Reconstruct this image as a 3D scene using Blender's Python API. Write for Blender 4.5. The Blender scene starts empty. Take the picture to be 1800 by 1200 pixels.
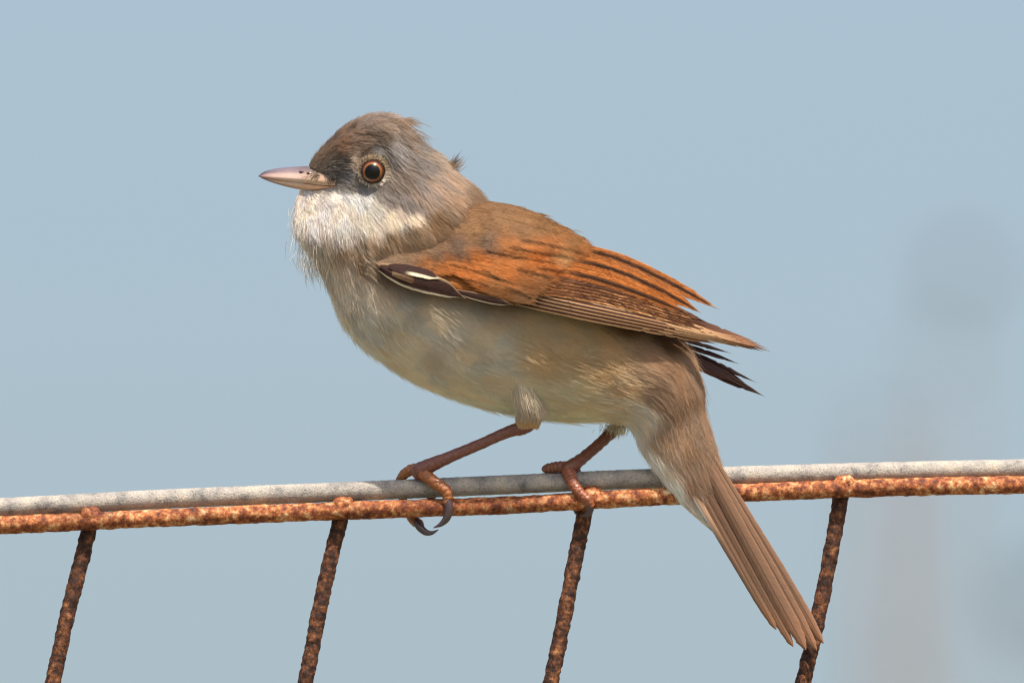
import bpy, math, random
import numpy as np
from mathutils import noise as mnoise, Vector

random.seed(7)
rng = np.random.default_rng(11)
SC = bpy.context.scene
COL = SC.collection
R = math.radians

# ------------------------------------------------------------------ camera, sky, sun, exposure
S = 0.00011                      # metres per photograph pixel at the bird
DIST = 5.0                       # camera to bird
PITCH = R(6.6)                   # the lens looks slightly up
PERCH = 1.60                     # height of the bird above the ground
SUN_DIR = Vector((0.17, -0.44, 0.86)).normalized()   # towards the sun
SUN_EL = math.asin(SUN_DIR.z)

cam = bpy.data.cameras.new('camera')
cam.sensor_width = 36.0
cam.lens = 36.0 * DIST / (1800 * S)
cam.clip_start = 0.1
cam.clip_end = 6000
cam.dof.use_dof = True
cam.dof.focus_distance = DIST - 0.008
cam.dof.aperture_fstop = cam.lens / 40.0      # a 40 mm wide front opening
camo = bpy.data.objects.new('camera', cam)
COL.objects.link(camo)
camo.location = (0, -DIST * math.cos(PITCH), PERCH - DIST * math.sin(PITCH))
camo.rotation_euler = (math.pi / 2 + PITCH, 0, 0)
SC.camera = camo

world = bpy.data.worlds.new('World')
SC.world = world
world.use_nodes = True
wn = world.node_tree
wn.nodes.clear()
sky = wn.nodes.new('ShaderNodeTexSky')
sky.sky_type = 'NISHITA'
sky.sun_disc = False
sky.sun_elevation = SUN_EL
sky.sun_rotation = math.atan2(SUN_DIR.x, SUN_DIR.y)
sky.air_density = 1.0
sky.dust_density = 4.0
sky.ozone_density = 1.0
bg = wn.nodes.new('ShaderNodeBackground')
bg.inputs['Strength'].default_value = 0.0985
wo = wn.nodes.new('ShaderNodeOutputWorld')
wn.links.new(sky.outputs[0], bg.inputs[0])
wn.links.new(bg.outputs[0], wo.inputs[0])

sun = bpy.data.lights.new('sun', 'SUN')
sun.energy = 3.6
sun.angle = R(0.53)
sun.color = (1.0, 0.93, 0.83)
suno = bpy.data.objects.new('sun', sun)
COL.objects.link(suno)
suno.location = (2, -2, 6)
suno.rotation_euler = SUN_DIR.to_track_quat('Z', 'Y').to_euler()

SC.view_settings.view_transform = 'Standard'
SC.view_settings.look = 'None'
SC.view_settings.exposure = 0.85
SC.view_settings.gamma = 1.0
SC.view_settings.use_curve_mapping = False
SC.cycles.use_denoising = True
SC.cycles.denoiser = 'OPENIMAGEDENOISE'
SC.cycles.denoising_input_passes = 'RGB_ALBEDO_NORMAL'
SC.cycles.pixel_filter_type = 'BLACKMAN_HARRIS'
SC.cycles.filter_width = 1.2
SC.cycles.max_bounces = 8
SC.cycles.diffuse_bounces = 4
SC.cycles.transparent_max_bounces = 12

# ------------------------------------------------------------------ helpers
def tag(o, label=None, cat=None, group=None, kind=None):
    if label: o['label'] = label
    if cat: o['category'] = cat
    if group: o['group'] = group
    if kind: o['kind'] = kind
    return o

def lin(c):
    c = np.asarray(c, float) / 255.0
    return np.where(c <= 0.04045, c / 12.92, ((c + 0.055) / 1.055) ** 2.4)

def L3(p):
    """photo pixel x, photo pixel y, depth in pixels (away from the lens) -> metres in the bird's frame"""
    p = np.asarray(p, float)
    return np.stack([(p[..., 0] - 900) * S, p[..., 2] * S, (600 - p[..., 1]) * S], -1)

def place(o):
    o.location = (0, 0, PERCH)
    o.rotation_euler = (PITCH, 0, 0)
    return o

def empty(name):
    o = bpy.data.objects.new(name, None)
    COL.objects.link(o)
    o.empty_display_size = 0.01
    return o

def mesh_obj(name, V, F, mat, parent=None, col=None, uv=None, smooth=True):
    me = bpy.data.meshes.new(name)
    me.from_pydata([tuple(v) for v in np.asarray(V, float)], [], [tuple(int(i) for i in f) for f in F])
    if smooth:
        me.polygons.foreach_set('use_smooth', [True] * len(me.polygons))
    if col is not None:
        a = me.attributes.new('col', 'FLOAT_COLOR', 'POINT')
        c = np.ones((len(V), 4)); c[:, :3] = col
        a.data.foreach_set('color', c.ravel())
    if uv is not None:
        a = me.attributes.new('vane', 'FLOAT_VECTOR', 'POINT')
        c = np.zeros((len(V), 3)); c[:, :2] = uv
        a.data.foreach_set('vector', c.ravel())
    me.materials.append(mat)
    me.update()
    o = bpy.data.objects.new(name, me)
    COL.objects.link(o)
    if parent: o.parent = parent
    return o

def hair_obj(name, P, rad, col, mat, parent=None):
    """P (n,k,3) metres; rad (n,k); col (n,k,3)"""
    n, k = P.shape[:2]
    cu = bpy.data.hair_curves.new(name)
    cu.add_curves([k] * n)
    cu.attributes['position'].data.foreach_set('vector', P.astype(np.float32).ravel())
    a = cu.attributes.get('radius') or cu.attributes.new('radius', 'FLOAT', 'POINT')
    a.data.foreach_set('value', rad.astype(np.float32).ravel())
    a = cu.attributes.new('col', 'FLOAT_COLOR', 'POINT')
    c = np.ones((n, k, 4), np.float32); c[..., :3] = col
    a.data.foreach_set('color', c.ravel())
    cu.materials.append(mat)
    o = bpy.data.objects.new(name, cu)
    COL.objects.link(o)
    if parent: o.parent = parent
    return o

def catmull(P, n):
    """smooth resample of a list of points (any dimension), n samples, chord-length spaced"""
    P = np.asarray(P, float)
    d = np.linalg.norm(np.diff(P[:, :min(3, P.shape[1])], axis=0), axis=1)
    t = np.concatenate([[0], np.cumsum(np.sqrt(d) + 1e-6)])
    m = np.zeros_like(P)
    for i in range(len(P)):
        if i == 0: m[i] = (P[1] - P[0]) / (t[1] - t[0])
        elif i == len(P) - 1: m[i] = (P[-1] - P[-2]) / (t[-1] - t[-2])
        else:
            a = (P[i] - P[i - 1]) / (t[i] - t[i - 1]); b = (P[i + 1] - P[i]) / (t[i + 1] - t[i])
            w0 = t[i + 1] - t[i]; w1 = t[i] - t[i - 1]
            m[i] = (a * w0 + b * w1) / (w0 + w1)
    ts = np.linspace(0, t[-1], n)
    k = np.clip(np.searchsorted(t, ts, side='right') - 1, 0, len(P) - 2)
    h = (t[k + 1] - t[k])[:, None]; u = ((ts - t[k]) / h[:, 0])[:, None]
    return ((2*u**3 - 3*u**2 + 1) * P[k] + (u**3 - 2*u**2 + u) * h * m[k]
            + (-2*u**3 + 3*u**2) * P[k + 1] + (u**3 - u**2) * h * m[k + 1])

def grid_faces(nr, nc, closed=True):
    F = []
    for i in range(nr - 1):
        for j in range(nc if closed else nc - 1):
            j2 = (j + 1) % nc
            F.append((i * nc + j, (i + 1) * nc + j, (i + 1) * nc + j2, i * nc + j2))
    return F

def smooth(a, b, x):
    t = min(max((x - a) / (b - a), 0), 1); return t * t * (3 - 2 * t)
def mixc(a, b, t): return a * (1 - t) + b * t


def norm(v):
    return v / (np.linalg.norm(v, axis=-1, keepdims=True) + 1e-12)

def tube(pts, n, seg=16, bump=0.0, bscale=0.05, seed=0.0, ridge=0.0, ridge_len=9.0, squash=1.0):
    """pts rows: px, py, depth, radius. Returns verts in pixels (x,y,d), faces"""
    C = catmull(pts, n)
    X, rr = C[:, :3], C[:, 3]
    T = norm(np.gradient(X, axis=0))
    ref = np.array([0.0, 0.0, -1.0])
    A = norm(np.cross(T, ref)); B = np.cross(A, T)
    s = np.concatenate([[0], np.cumsum(np.linalg.norm(np.diff(X, axis=0), axis=1))])
    V = []
    for i in range(n):
        r = rr[i] * (1 + ridge * math.sin(2 * math.pi * s[i] / ridge_len))
        for j in range(seg):
            a = 2 * math.pi * j / seg
            dirv = A[i] * math.cos(a) + B[i] * math.sin(a) * squash
            k = r
            if bump:
                q = X[i] + dirv * r
                k += bump * (mnoise.noise(Vector(tuple(q * bscale)) + Vector((seed, 0, 0)))
                             + 0.6 * mnoise.noise(Vector(tuple(q * bscale * 2.7)) + Vector((0, seed, 3))))
            V.append(X[i] + dirv * k)
    F = grid_faces(n, seg)
    V = np.array(V)
    c0, c1 = len(V), len(V) + 1
    V = np.vstack([V, X[0], X[-1]])
    for j in range(seg):
        F.append((c0, j, (j + 1) % seg))
        F.append((c1, (n - 1) * seg + (j + 1) % seg, (n - 1) * seg + j))
    return V, F

# ------------------------------------------------------------------ materials
def new_mat(name):
    m = bpy.data.materials.new(name)
    m.use_nodes = True
    nt = m.node_tree
    b = nt.nodes['Principled BSDF']
    return m, nt, b

def add_noise(nt, scale, detail=4, rough=0.6, coord='Object', vec=None):
    n = nt.nodes.new('ShaderNodeTexNoise')
    n.inputs['Scale'].default_value = scale
    n.inputs['Detail'].default_value = detail
    n.inputs['Roughness'].default_value = rough
    if vec is None:
        tc = nt.nodes.new('ShaderNodeTexCoord')
        vec = tc.outputs[coord]
    nt.links.new(vec, n.inputs['Vector'])
    return n

def ramp(nt, src, stops):
    r = nt.nodes.new('ShaderNodeValToRGB')
    el = r.color_ramp.elements
    while len(el) < len(stops): el.new(0.5)
    for e, (p, c) in zip(el, stops):
        e.position = p
        e.color = (*[float(v) for v in c], 1)
    nt.links.new(src, r.inputs[0])
    return r

def bump_to(nt, b, src, strength, dist):
    bp = nt.nodes.new('ShaderNodeBump')
    bp.inputs['Strength'].default_value = strength
    bp.inputs['Distance'].default_value = dist
    nt.links.new(src, bp.inputs['Height'])
    nt.links.new(bp.outputs[0], b.inputs['Normal'])

def mat_plume():
    m, nt, b = new_mat('plumage')
    a = nt.nodes.new('ShaderNodeAttribute'); a.attribute_name = 'col'
    nt.links.new(a.outputs['Color'], b.inputs['Base Color'])
    b.inputs['Roughness'].default_value = 0.62
    b.inputs['Specular IOR Level'].default_value = 0.12
    tr = nt.nodes.new('ShaderNodeBsdfTranslucent')
    nt.links.new(a.outputs['Color'], tr.inputs['Color'])
    mx = nt.nodes.new('ShaderNodeMixShader'); mx.inputs[0].default_value = 0.4
    out = nt.nodes['Material Output']
    nt.links.new(b.outputs[0], mx.inputs[1]); nt.links.new(tr.outputs[0], mx.inputs[2])
    nt.links.new(mx.outputs[0], out.inputs['Surface'])
    return m

def mat_skin():
    m, nt, b = new_mat('skin_under_plumage')
    a = nt.nodes.new('ShaderNodeAttribute'); a.attribute_name = 'col'
    nt.links.new(a.outputs['Color'], b.inputs['Base Color'])
    b.inputs['Roughness'].default_value = 0.9
    b.inputs['Specular IOR Level'].default_value = 0.05
    return m

def mat_feather():
    m, nt, b = new_mat('flight_feather')
    a = nt.nodes.new('ShaderNodeAttribute'); a.attribute_name = 'col'
    u = nt.nodes.new('ShaderNodeAttribute'); u.attribute_name = 'vane'
    sp = nt.nodes.new('ShaderNodeSeparateXYZ'); nt.links.new(u.outputs['Vector'], sp.inputs[0])
    # barbs: fine lines that leave the shaft obliquely
    ab = nt.nodes.new('ShaderNodeMath'); ab.operation = 'ABSOLUTE'; nt.links.new(sp.outputs[1], ab.inputs[0])
    mu = nt.nodes.new('ShaderNodeMath'); mu.operation = 'MULTIPLY_ADD'
    nt.links.new(ab.outputs[0], mu.inputs[0]); mu.inputs[1].default_value = -1.4; nt.links.new(sp.outputs[0], mu.inputs[2])
    cx = nt.nodes.new('ShaderNodeCombineXYZ')
    nt.links.new(mu.outputs[0], cx.inputs[0]); nt.links.new(sp.outputs[1], cx.inputs[1])
    mp = nt.nodes.new('ShaderNodeMapping'); mp.inputs['Scale'].default_value = (0.55, 0.05, 1)
    nt.links.new(cx.outputs[0], mp.inputs[0])
    nz = add_noise(nt, 1.0, 3, 0.7, vec=mp.outputs[0])
    rp = ramp(nt, nz.outputs['Fac'], [(0.25, (0.74, 0.74, 0.74)), (0.5, (1, 1, 1)), (0.75, (1.2, 1.2, 1.2))])
    mix = nt.nodes.new('ShaderNodeMix'); mix.data_type = 'RGBA'; mix.blend_type = 'MULTIPLY'
    mix.inputs[0].default_value = 1.0
    nt.links.new(a.outputs['Color'], mix.inputs[6]); nt.links.new(rp.outputs[0], mix.inputs[7])
    nt.links.new(mix.outputs[2], b.inputs['Base Color'])
    b.inputs['Roughness'].default_value = 0.65
    b.inputs['Specular IOR Level'].default_value = 0.1
    bump_to(nt, b, nz.outputs['Fac'], 0.35, 0.0001)
    tr = nt.nodes.new('ShaderNodeBsdfTranslucent'); nt.links.new(mix.outputs[2], tr.inputs['Color'])
    mx = nt.nodes.new('ShaderNodeMixShader'); mx.inputs[0].default_value = 0.18
    out = nt.nodes['Material Output']
    nt.links.new(b.outputs[0], mx.inputs[1]); nt.links.new(tr.outputs[0], mx.inputs[2])
    nt.links.new(mx.outputs[0], out.inputs['Surface'])
    return m

def mat_vcol(name, rough, spec=0.5, coat=0.0, scale=3000, bump=0.0, vary=0.25, sss=0.0):
    m, nt, b = new_mat(name)
    a = nt.nodes.new('ShaderNodeAttribute'); a.attribute_name = 'col'
    nz = add_noise(nt, scale, 4, 0.6)
    rp = ramp(nt, nz.outputs['Fac'], [(0.3, (1 - vary,) * 3), (0.7, (1 + vary,) * 3)])
    mix = nt.nodes.new('ShaderNodeMix'); mix.data_type = 'RGBA'; mix.blend_type = 'MULTIPLY'
    mix.inputs[0].default_value = 1.0
    nt.links.new(a.outputs['Color'], mix.inputs[6]); nt.links.new(rp.outputs[0], mix.inputs[7])
    nt.links.new(mix.outputs[2], b.inputs['Base Color'])
    b.inputs['Roughness'].default_value = rough
    b.inputs['Specular IOR Level'].default_value = spec
    b.inputs['Coat Weight'].default_value = coat
    b.inputs['Coat Roughness'].default_value = 0.05
    if sss:
        b.inputs['Subsurface Weight'].default_value = sss
        b.inputs['Subsurface Radius'].default_value = (0.001, 0.0006, 0.0004)
        b.inputs['Subsurface Scale'].default_value = 0.6
    if bump > 0.4:      # scale plates
        vo = nt.nodes.new('ShaderNodeTexVoronoi'); vo.feature = 'DISTANCE_TO_EDGE'; vo.inputs['Scale'].default_value = 1100
        tc = nt.nodes.new('ShaderNodeTexCoord'); nt.links.new(tc.outputs['Object'], vo.inputs['Vector'])
        rv = ramp(nt, vo.outputs['Distance'], [(0.0, (0.35, 0.32, 0.3)), (0.10, (0.85, 0.85, 0.85)), (0.3, (1.1, 1.08, 1.05))])
        m2 = nt.nodes.new('ShaderNodeMix'); m2.data_type = 'RGBA'; m2.blend_type = 'MULTIPLY'; m2.inputs[0].default_value = 0.42
        nt.links.new(mix.outputs[2], m2.inputs[6]); nt.links.new(rv.outputs[0], m2.inputs[7])
        nt.links.new(m2.outputs[2], b.inputs['Base Color'])
        bump_to(nt, b, rv.outputs[0], 0.4, 0.0002)
    elif bump: bump_to(nt, b, nz.outputs['Fac'], bump, 0.0001)
    return m

def mat_rust():
    m, nt, b = new_mat('rusted_steel')
    n1 = add_noise(nt, 620, 6, 0.68)
    n2 = add_noise(nt, 1500, 5, 0.7)
    r1 = ramp(nt, n1.outputs['Fac'], [(0.30, lin((64, 34, 24))), (0.42, lin((120, 64, 36))), (0.51, lin((166, 96, 52))),
                                     (0.59, lin((194, 140, 92))), (0.70, lin((220, 196, 158)))])
    r2 = ramp(nt, n2.outputs['Fac'], [(0.32, (0.35, 0.30, 0.28)), (0.5, (0.95, 0.93, 0.9)), (0.7, (1.3, 1.25, 1.2))])
    mix = nt.nodes.new('ShaderNodeMix'); mix.data_type = 'RGBA'; mix.blend_type = 'MULTIPLY'; mix.inputs[0].default_value = 1
    nt.links.new(r1.outputs[0], mix.inputs[6]); nt.links.new(r2.outputs[0], mix.inputs[7])
    n3 = add_noise(nt, 75, 3, 0.5)
    r3 = ramp(nt, n3.outputs['Fac'], [(0.34, (0.55, 0.46, 0.40)), (0.5, (1, 1, 1)), (0.66, (1.2, 1.28, 1.38))])
    mx3 = nt.nodes.new('ShaderNodeMix'); mx3.data_type = 'RGBA'; mx3.blend_type = 'MULTIPLY'; mx3.inputs[0].default_value = 1
    nt.links.new(mix.outputs[2], mx3.inputs[6]); nt.links.new(r3.outputs[0], mx3.inputs[7])
    nt.links.new(mx3.outputs[2], b.inputs['Base Color'])
    b.inputs['Roughness'].default_value = 0.72
    b.inputs['Specular IOR Level'].default_value = 0.35
    ad = nt.nodes.new('ShaderNodeMath'); ad.operation = 'ADD'
    nt.links.new(n1.outputs['Fac'], ad.inputs[0]); nt.links.new(n2.outputs['Fac'], ad.inputs[1])
    bump_to(nt, b, ad.outputs[0], 0.55, 0.0003)
    return m

def mat_shaded_rust():  # rust for the upright rods, their shade under a high sun put into the colour
    m, nt, b = new_mat('shaded_rusted_steel')
    n1 = add_noise(nt, 680, 6, 0.68)
    n2 = add_noise(nt, 1600, 5, 0.7)
    r1 = ramp(nt, n1.outputs['Fac'], [(0.32, lin((34, 23, 20))), (0.47, lin((66, 40, 28))), (0.58, lin((112, 68, 40))), (0.72, lin((160, 112, 70)))])
    r2 = ramp(nt, n2.outputs['Fac'], [(0.34, (0.35, 0.32, 0.3)), (0.5, (0.9, 0.9, 0.9)), (0.7, (1.35, 1.3, 1.2))])
    mix = nt.nodes.new('ShaderNodeMix'); mix.data_type = 'RGBA'; mix.blend_type = 'MULTIPLY'; mix.inputs[0].default_value = 1
    nt.links.new(r1.outputs[0], mix.inputs[6]); nt.links.new(r2.outputs[0], mix.inputs[7])
    nt.links.new(mix.outputs[2], b.inputs['Base Color'])
    b.inputs['Roughness'].default_value = 0.75
    b.inputs['Specular IOR Level'].default_value = 0.3
    ad = nt.nodes.new('ShaderNodeMath'); ad.operation = 'ADD'
    nt.links.new(n1.outputs['Fac'], ad.inputs[0]); nt.links.new(n2.outputs['Fac'], ad.inputs[1])
    bump_to(nt, b, ad.outputs[0], 0.55, 0.0003)
    return m

def mat_galv():
    m, nt, b = new_mat('weathered_galvanised_steel')
    n1 = add_noise(nt, 260, 5, 0.6)
    n2 = add_noise(nt, 2600, 4, 0.7)
    r1 = ramp(nt, n1.outputs['Fac'], [(0.30, lin((112, 109, 106))), (0.44, lin((158, 151, 143))), (0.58, lin((178, 169, 157))), (0.72, lin((198, 180, 156)))])
    r2 = ramp(nt, n2.outputs['Fac'], [(0.30, (0.35, 0.34, 0.33)), (0.44, (0.9, 0.9, 0.9)), (0.72, (1.12, 1.12, 1.12))])
    mix = nt.nodes.new('ShaderNodeMix'); mix.data_type = 'RGBA'; mix.blend_type = 'MULTIPLY'; mix.inputs[0].default_value = 1
    nt.links.new(r1.outputs[0], mix.inputs[6]); nt.links.new(r2.outputs[0], mix.inputs[7])
    nt.links.new(mix.outputs[2], b.inputs['Base Color'])
    b.inputs['Roughness'].default_value = 0.62
    b.inputs['Metallic'].default_value = 0.1
    bump_to(nt, b, n2.outputs['Fac'], 0.8, 0.0004)
    return m

def mat_grass():
    m, nt, b = new_mat('rough_grass')
    n1 = add_noise(nt, 0.7, 6, 0.65)
    n2 = add_noise(nt, 14, 5, 0.7)
    r1 = ramp(nt, n1.outputs['Fac'], [(0.3, (0.115, 0.12, 0.075)), (0.55, (0.19, 0.185, 0.13)), (0.75, (0.27, 0.25, 0.19))])
    r2 = ramp(nt, n2.outputs['Fac'], [(0.3, (0.6, 0.6, 0.6)), (0.7, (1.3, 1.3, 1.3))])
    mix = nt.nodes.new('ShaderNodeMix'); mix.data_type = 'RGBA'; mix.blend_type = 'MULTIPLY'; mix.inputs[0].default_value = 1
    nt.links.new(r1.outputs[0], mix.inputs[6]); nt.links.new(r2.outputs[0], mix.inputs[7])
    nt.links.new(mix.outputs[2], b.inputs['Base Color'])
    b.inputs['Roughness'].default_value = 0.9
    bump_to(nt, b, n2.outputs['Fac'], 0.6, 0.05)
    return m

def mat_drystem():
    m, nt, b = new_mat('dry_stem')
    n1 = add_noise(nt, 40, 4, 0.6)
    r1 = ramp(nt, n1.outputs['Fac'], [(0.3, (0.20, 0.13, 0.10)), (0.7, (0.38, 0.29, 0.24))])
    nt.links.new(r1.outputs[0], b.inputs['Base Color'])
    b.inputs['Roughness'].default_value = 0.85
    return m

def mat_dryhead():
    m, nt, b = new_mat('dry_seed_head')
    n1 = add_noise(nt, 60, 4, 0.6)
    r1 = ramp(nt, n1.outputs['Fac'], [(0.3, (0.09, 0.08, 0.07)), (0.7, (0.22, 0.19, 0.16))])
    nt.links.new(r1.outputs[0], b.inputs['Base Color'])
    b.inputs['Roughness'].default_value = 0.9
    return m

PLUME, SKIN, FEATHER = mat_plume(), mat_skin(), mat_feather()
BILL = mat_vcol('horn_bill', 0.28, 0.5, 0.35, 1500, 0.05, 0.08, 0.15)
LEG = mat_vcol('scaly_leg', 0.42, 0.5, 0.1, 2600, 0.5, 0.22, 0.12)
CLAW = mat_vcol('dark_claw', 0.3, 0.5, 0.2, 2600, 0.15, 0.15)
RUST, SHADED_RUST, GALV, GRASS = mat_rust(), mat_shaded_rust(), mat_galv(), mat_grass()
DRYSTEM, DRYHEAD = mat_drystem(), mat_dryhead()

# ------------------------------------------------------------------ ground
gx = [-3000, -400, -60, -12, 12, 60, 400, 3000]
gy = [-3000, -400, -60, -12, 12, 60, 400, 3000]
GV = [(x, y, 0.0) for y in gy for x in gx]
GF = [(j * 8 + i, j * 8 + i + 1, (j + 1) * 8 + i + 1, (j + 1) * 8 + i) for j in range(7) for i in range(7)]
tag(mesh_obj('ground', GV, GF, GRASS, smooth=False), 'rough green grassland reaching to the horizon', 'ground', kind='structure')

# ------------------------------------------------------------------ fence
RUST_D, RUST_R = -40.0, 15.8
rust_line = [(-2600, 1040), (-1200, 972), (-400, 938), (0, 922.5), (300, 909), (600, 897), (900, 887), (1100, 875),
             (1300, 866), (1500, 858), (1800, 851), (2300, 842), (3200, 836), (4400, 838)]
grey_line = [(-2600, 1000), (-1200, 940), (-400, 906), (0, 891.5), (300, 876), (600, 864), (900, 851), (1100, 842),
             (1300, 836), (1500, 830), (1800, 823.5), (2300, 816), (3200, 812), (4400, 815)]

def line_y(line, x):
    return float(np.interp(x, [p[0] for p in line], [p[1] for p in line]))

fence = place(empty('wire_mesh_fence'))
tag(fence, 'rusty welded wire mesh fence with crusted steel rods', 'fence')
def wire(name, pts, n, mat, parent, bump, seed, seg=20):
    V, F = tube(pts, n, seg, bump, 0.06, seed)
    return mesh_obj(name, L3(V), F, mat, parent)
def run(line, dd, r, dy=0):
    return [(x, y + dy, dd, r) for x, y in line]
wire('horizontal_wire', run(rust_line, RUST_D, RUST_R), 1800, RUST, fence, 1.4, 1.3)
for k in (1, 2):
    wire('horizontal_wire', run(rust_line, RUST_D - math.tan(PITCH) * 450 * k, RUST_R, 450 * k), 700, RUST, fence, 2.2, 4.0 + k, 12)
vert_top = [(-718, 0), (-285, 0), (158, 0), (602, 0), (1036, 0), (1484, 0), (1925, 0), (2370, 0)]
ground_px = 600 + PERCH / S       # photo row that the ground would have
lean = [-0.225, -0.225, -0.222, -0.219, -0.222, -0.216, -0.215, -0.215]
for k, (x, _) in enumerate(vert_top):
    yc = line_y(rust_line, x)
    def at(y, extra=0.0):
        return (x + (y - yc) * lean[k] * (1 if y < 1300 else 1) + extra, y, RUST_D + 25 - math.tan(PITCH) * (y - yc), 14.5)
    y1 = ground_px + 260
    pts = [at(yc - 23, 4)] + [at(yc + q, 2.5 * math.sin(q * 0.013 + k)) for q in (0, 60, 120, 180, 240, 300, 360, 450)] \
        + [at(yc + 450 + (y1 - yc - 450) * q, 0) for q in (0.05, 0.3, 0.65, 1.0)]
    # even radii, the rod tapers nowhere; sample densely where the picture shows it
    A = catmull(pts[:9], 200); B = catmull(pts[8:], 60)[1:]
    allp = np.vstack([A, B])
    V = []
    seg = 18
    T = norm(np.gradient(allp[:, :3], axis=0)); Aq = norm(np.cross(T, [0, 0, -1.0])); Bq = np.cross(Aq, T)
    for i in range(len(allp)):
        for j in range(seg):
            a = 2 * math.pi * j / seg
            dv = Aq[i] * math.cos(a) + Bq[i] * math.sin(a)
            q = allp[i, :3] + dv * 14.5
            r = 13.6 + 1.5 * mnoise.noise(Vector(tuple(q * 0.045)) + Vector((k * 9.1, 0, 0))) + 1.9 * mnoise.noise(Vector(tuple(q * 0.13)) + Vector((0, k * 5.3, 0)))
            V.append(allp[i, :3] + dv * r)
    F = grid_faces(len(allp), seg)
    V = np.vstack([V, allp[0, :3], allp[-1, :3]])
    n0 = len(allp) * seg
    for j in range(seg):
        F.append((n0, j, (j + 1) % seg)); F.append((n0 + 1, n0 - seg + (j + 1) % seg, n0 - seg + j))
    vw = mesh_obj('vertical_wire', L3(V), F, SHADED_RUST, fence)
    # weld bead that sits over the crossing
    wp = [(x - 17, yc + 3, RUST_D + 6, 9), (x - 6, yc - 8, RUST_D + 2, 15), (x + 8, yc - 9, RUST_D + 2, 15.5), (x + 20, yc - 2, RUST_D + 4, 9)]
    Vb, Fb = tube(wp, 22, 18, 3.2, 0.09, 20.0 + k)
    mesh_obj('weld_bead', L3(Vb), Fb, RUST, vw)

V, F = tube([(x, y, -17.0, 17.0) for x, y in grey_line], 1800, 22, 0.7, 0.12, 9.0)
gw = place(mesh_obj('straining_wire', L3(V), F, GALV))
tag(gw, 'thick pale grey galvanised wire lying along the top of the rusty mesh', 'wire')

# ------------------------------------------------------------------ the bird: skin surface as one loft
bird = place(empty('songbird'))
tag(bird, 'small songbird with grey head, white throat and rufous wings perched on the wire', 'bird')

# dorsal x,y, ventral x,y, half width in depth, depth of the middle
ST = [
 (542, 294, 536, 332, 8, -2),
 (553, 276, 525, 346, 20, -2),
 (576, 250, 519, 370, 38, -2),
 (608, 222, 518, 398, 64, -2),
 (652, 203, 528, 424, 92, -2),
 (694, 206, 548, 450, 110, 0),
 (731, 242, 563, 478, 114, 0),
 (773, 271, 575, 508, 120, 0),
 (801, 299, 585, 538, 126, 0),
 (834, 326, 597, 568, 136, 0),
 (864, 354, 619, 604, 148, 0),
 (915, 366, 657, 641, 156, 0),
 (975, 404, 712, 680, 160, 0),
 (1035, 452, 775, 709, 157, 0),
 (1090, 492, 848, 733, 147, 0),
 (1140, 537, 925, 748, 128, -2),
 (1180, 572, 1000, 755, 110, -8),
 (1215, 612, 1060, 754, 90, -20),
 (1237, 668, 1095, 760, 70, -30),
 (1243, 715, 1116, 790, 52, -34),
 (1256, 768, 1146, 828, 40, -42),
 (1272, 828, 1186, 876, 28, -48),
 (1284, 872, 1226, 912, 15, -52),
 (1294, 902, 1254, 934, 5, -54),
]
NR, NA = 220, 96
LS = catmull(np.array(ST, float)[:, [0, 1, 2, 3, 4, 5]], NR)
ang = np.linspace(0, 2 * np.pi, NA, endpoint=False)
def ring_points(LS, ang):
    c = (LS[:, 0:2] + LS[:, 2:4]) / 2
    h = (LS[:, 0:2] - LS[:, 2:4]) / 2
    ca, sa = np.cos(ang), np.sin(ang)
    ce = np.sign(ca) * np.abs(ca) ** 0.92
    se = np.sign(sa) * np.abs(sa) ** 0.92
    XY = c[:, None, :] + h[:, None, :] * ce[None, :, None]
    D = LS[:, 5:6] - LS[:, 4:5] * se[None, :]
    return np.concatenate([XY, D[..., None]], -1)          # (NR, NA, 3) in px, sin>0 is the camera side
G = ring_points(LS, ang)
cap = np.interp(G[..., 0], [500, 530, 545, 560, 585, 620, 657, 700, 740, 800], [6, 9, 16, 24, 38, 62, 88, 112, 150, 400])
cap = cap * (1 + np.clip((G[..., 1] - 338) / 40, 0, 2.0) * np.interp(G[..., 0], [500, 700], [1.5, 0.5]))
dd_ = G[..., 2] + 2
G[..., 2] = dd_ / (1 + (np.abs(dd_) / cap) ** 4) ** 0.25 - 2
dT = np.gradient(G, axis=0)
dA = (np.roll(G, -1, 1) - np.roll(G, 1, 1)) / 2
NRM = norm(np.cross(dA, dT))
cen = (LS[:, 0:2] + LS[:, 2:4]) / 2
outv = G - np.concatenate([cen, LS[:, 5:6]], 1)[:, None, :]
NRM *= np.sign(np.sum(NRM * outv, -1, keepdims=True))
# skin lies under the feather tips
ring_s = np.linspace(0, 1, NR)
inset = np.interp(ring_s, [0, .06, .2, .35, .6, .8, .92, 1], [1, 3, 6, 9, 11, 8, 3, 1])
ventr = np.clip(-np.cos(ang), 0, 1)[None, :] * np.interp(ring_s, [0, .25, .4, .75, .85, 1], [0.3, 0.3, 1.0, 1.0, 0.3, 0])[:, None]
K = G - NRM * (inset[:, None] * (1 + 0.75 * ventr))[..., None]

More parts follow.
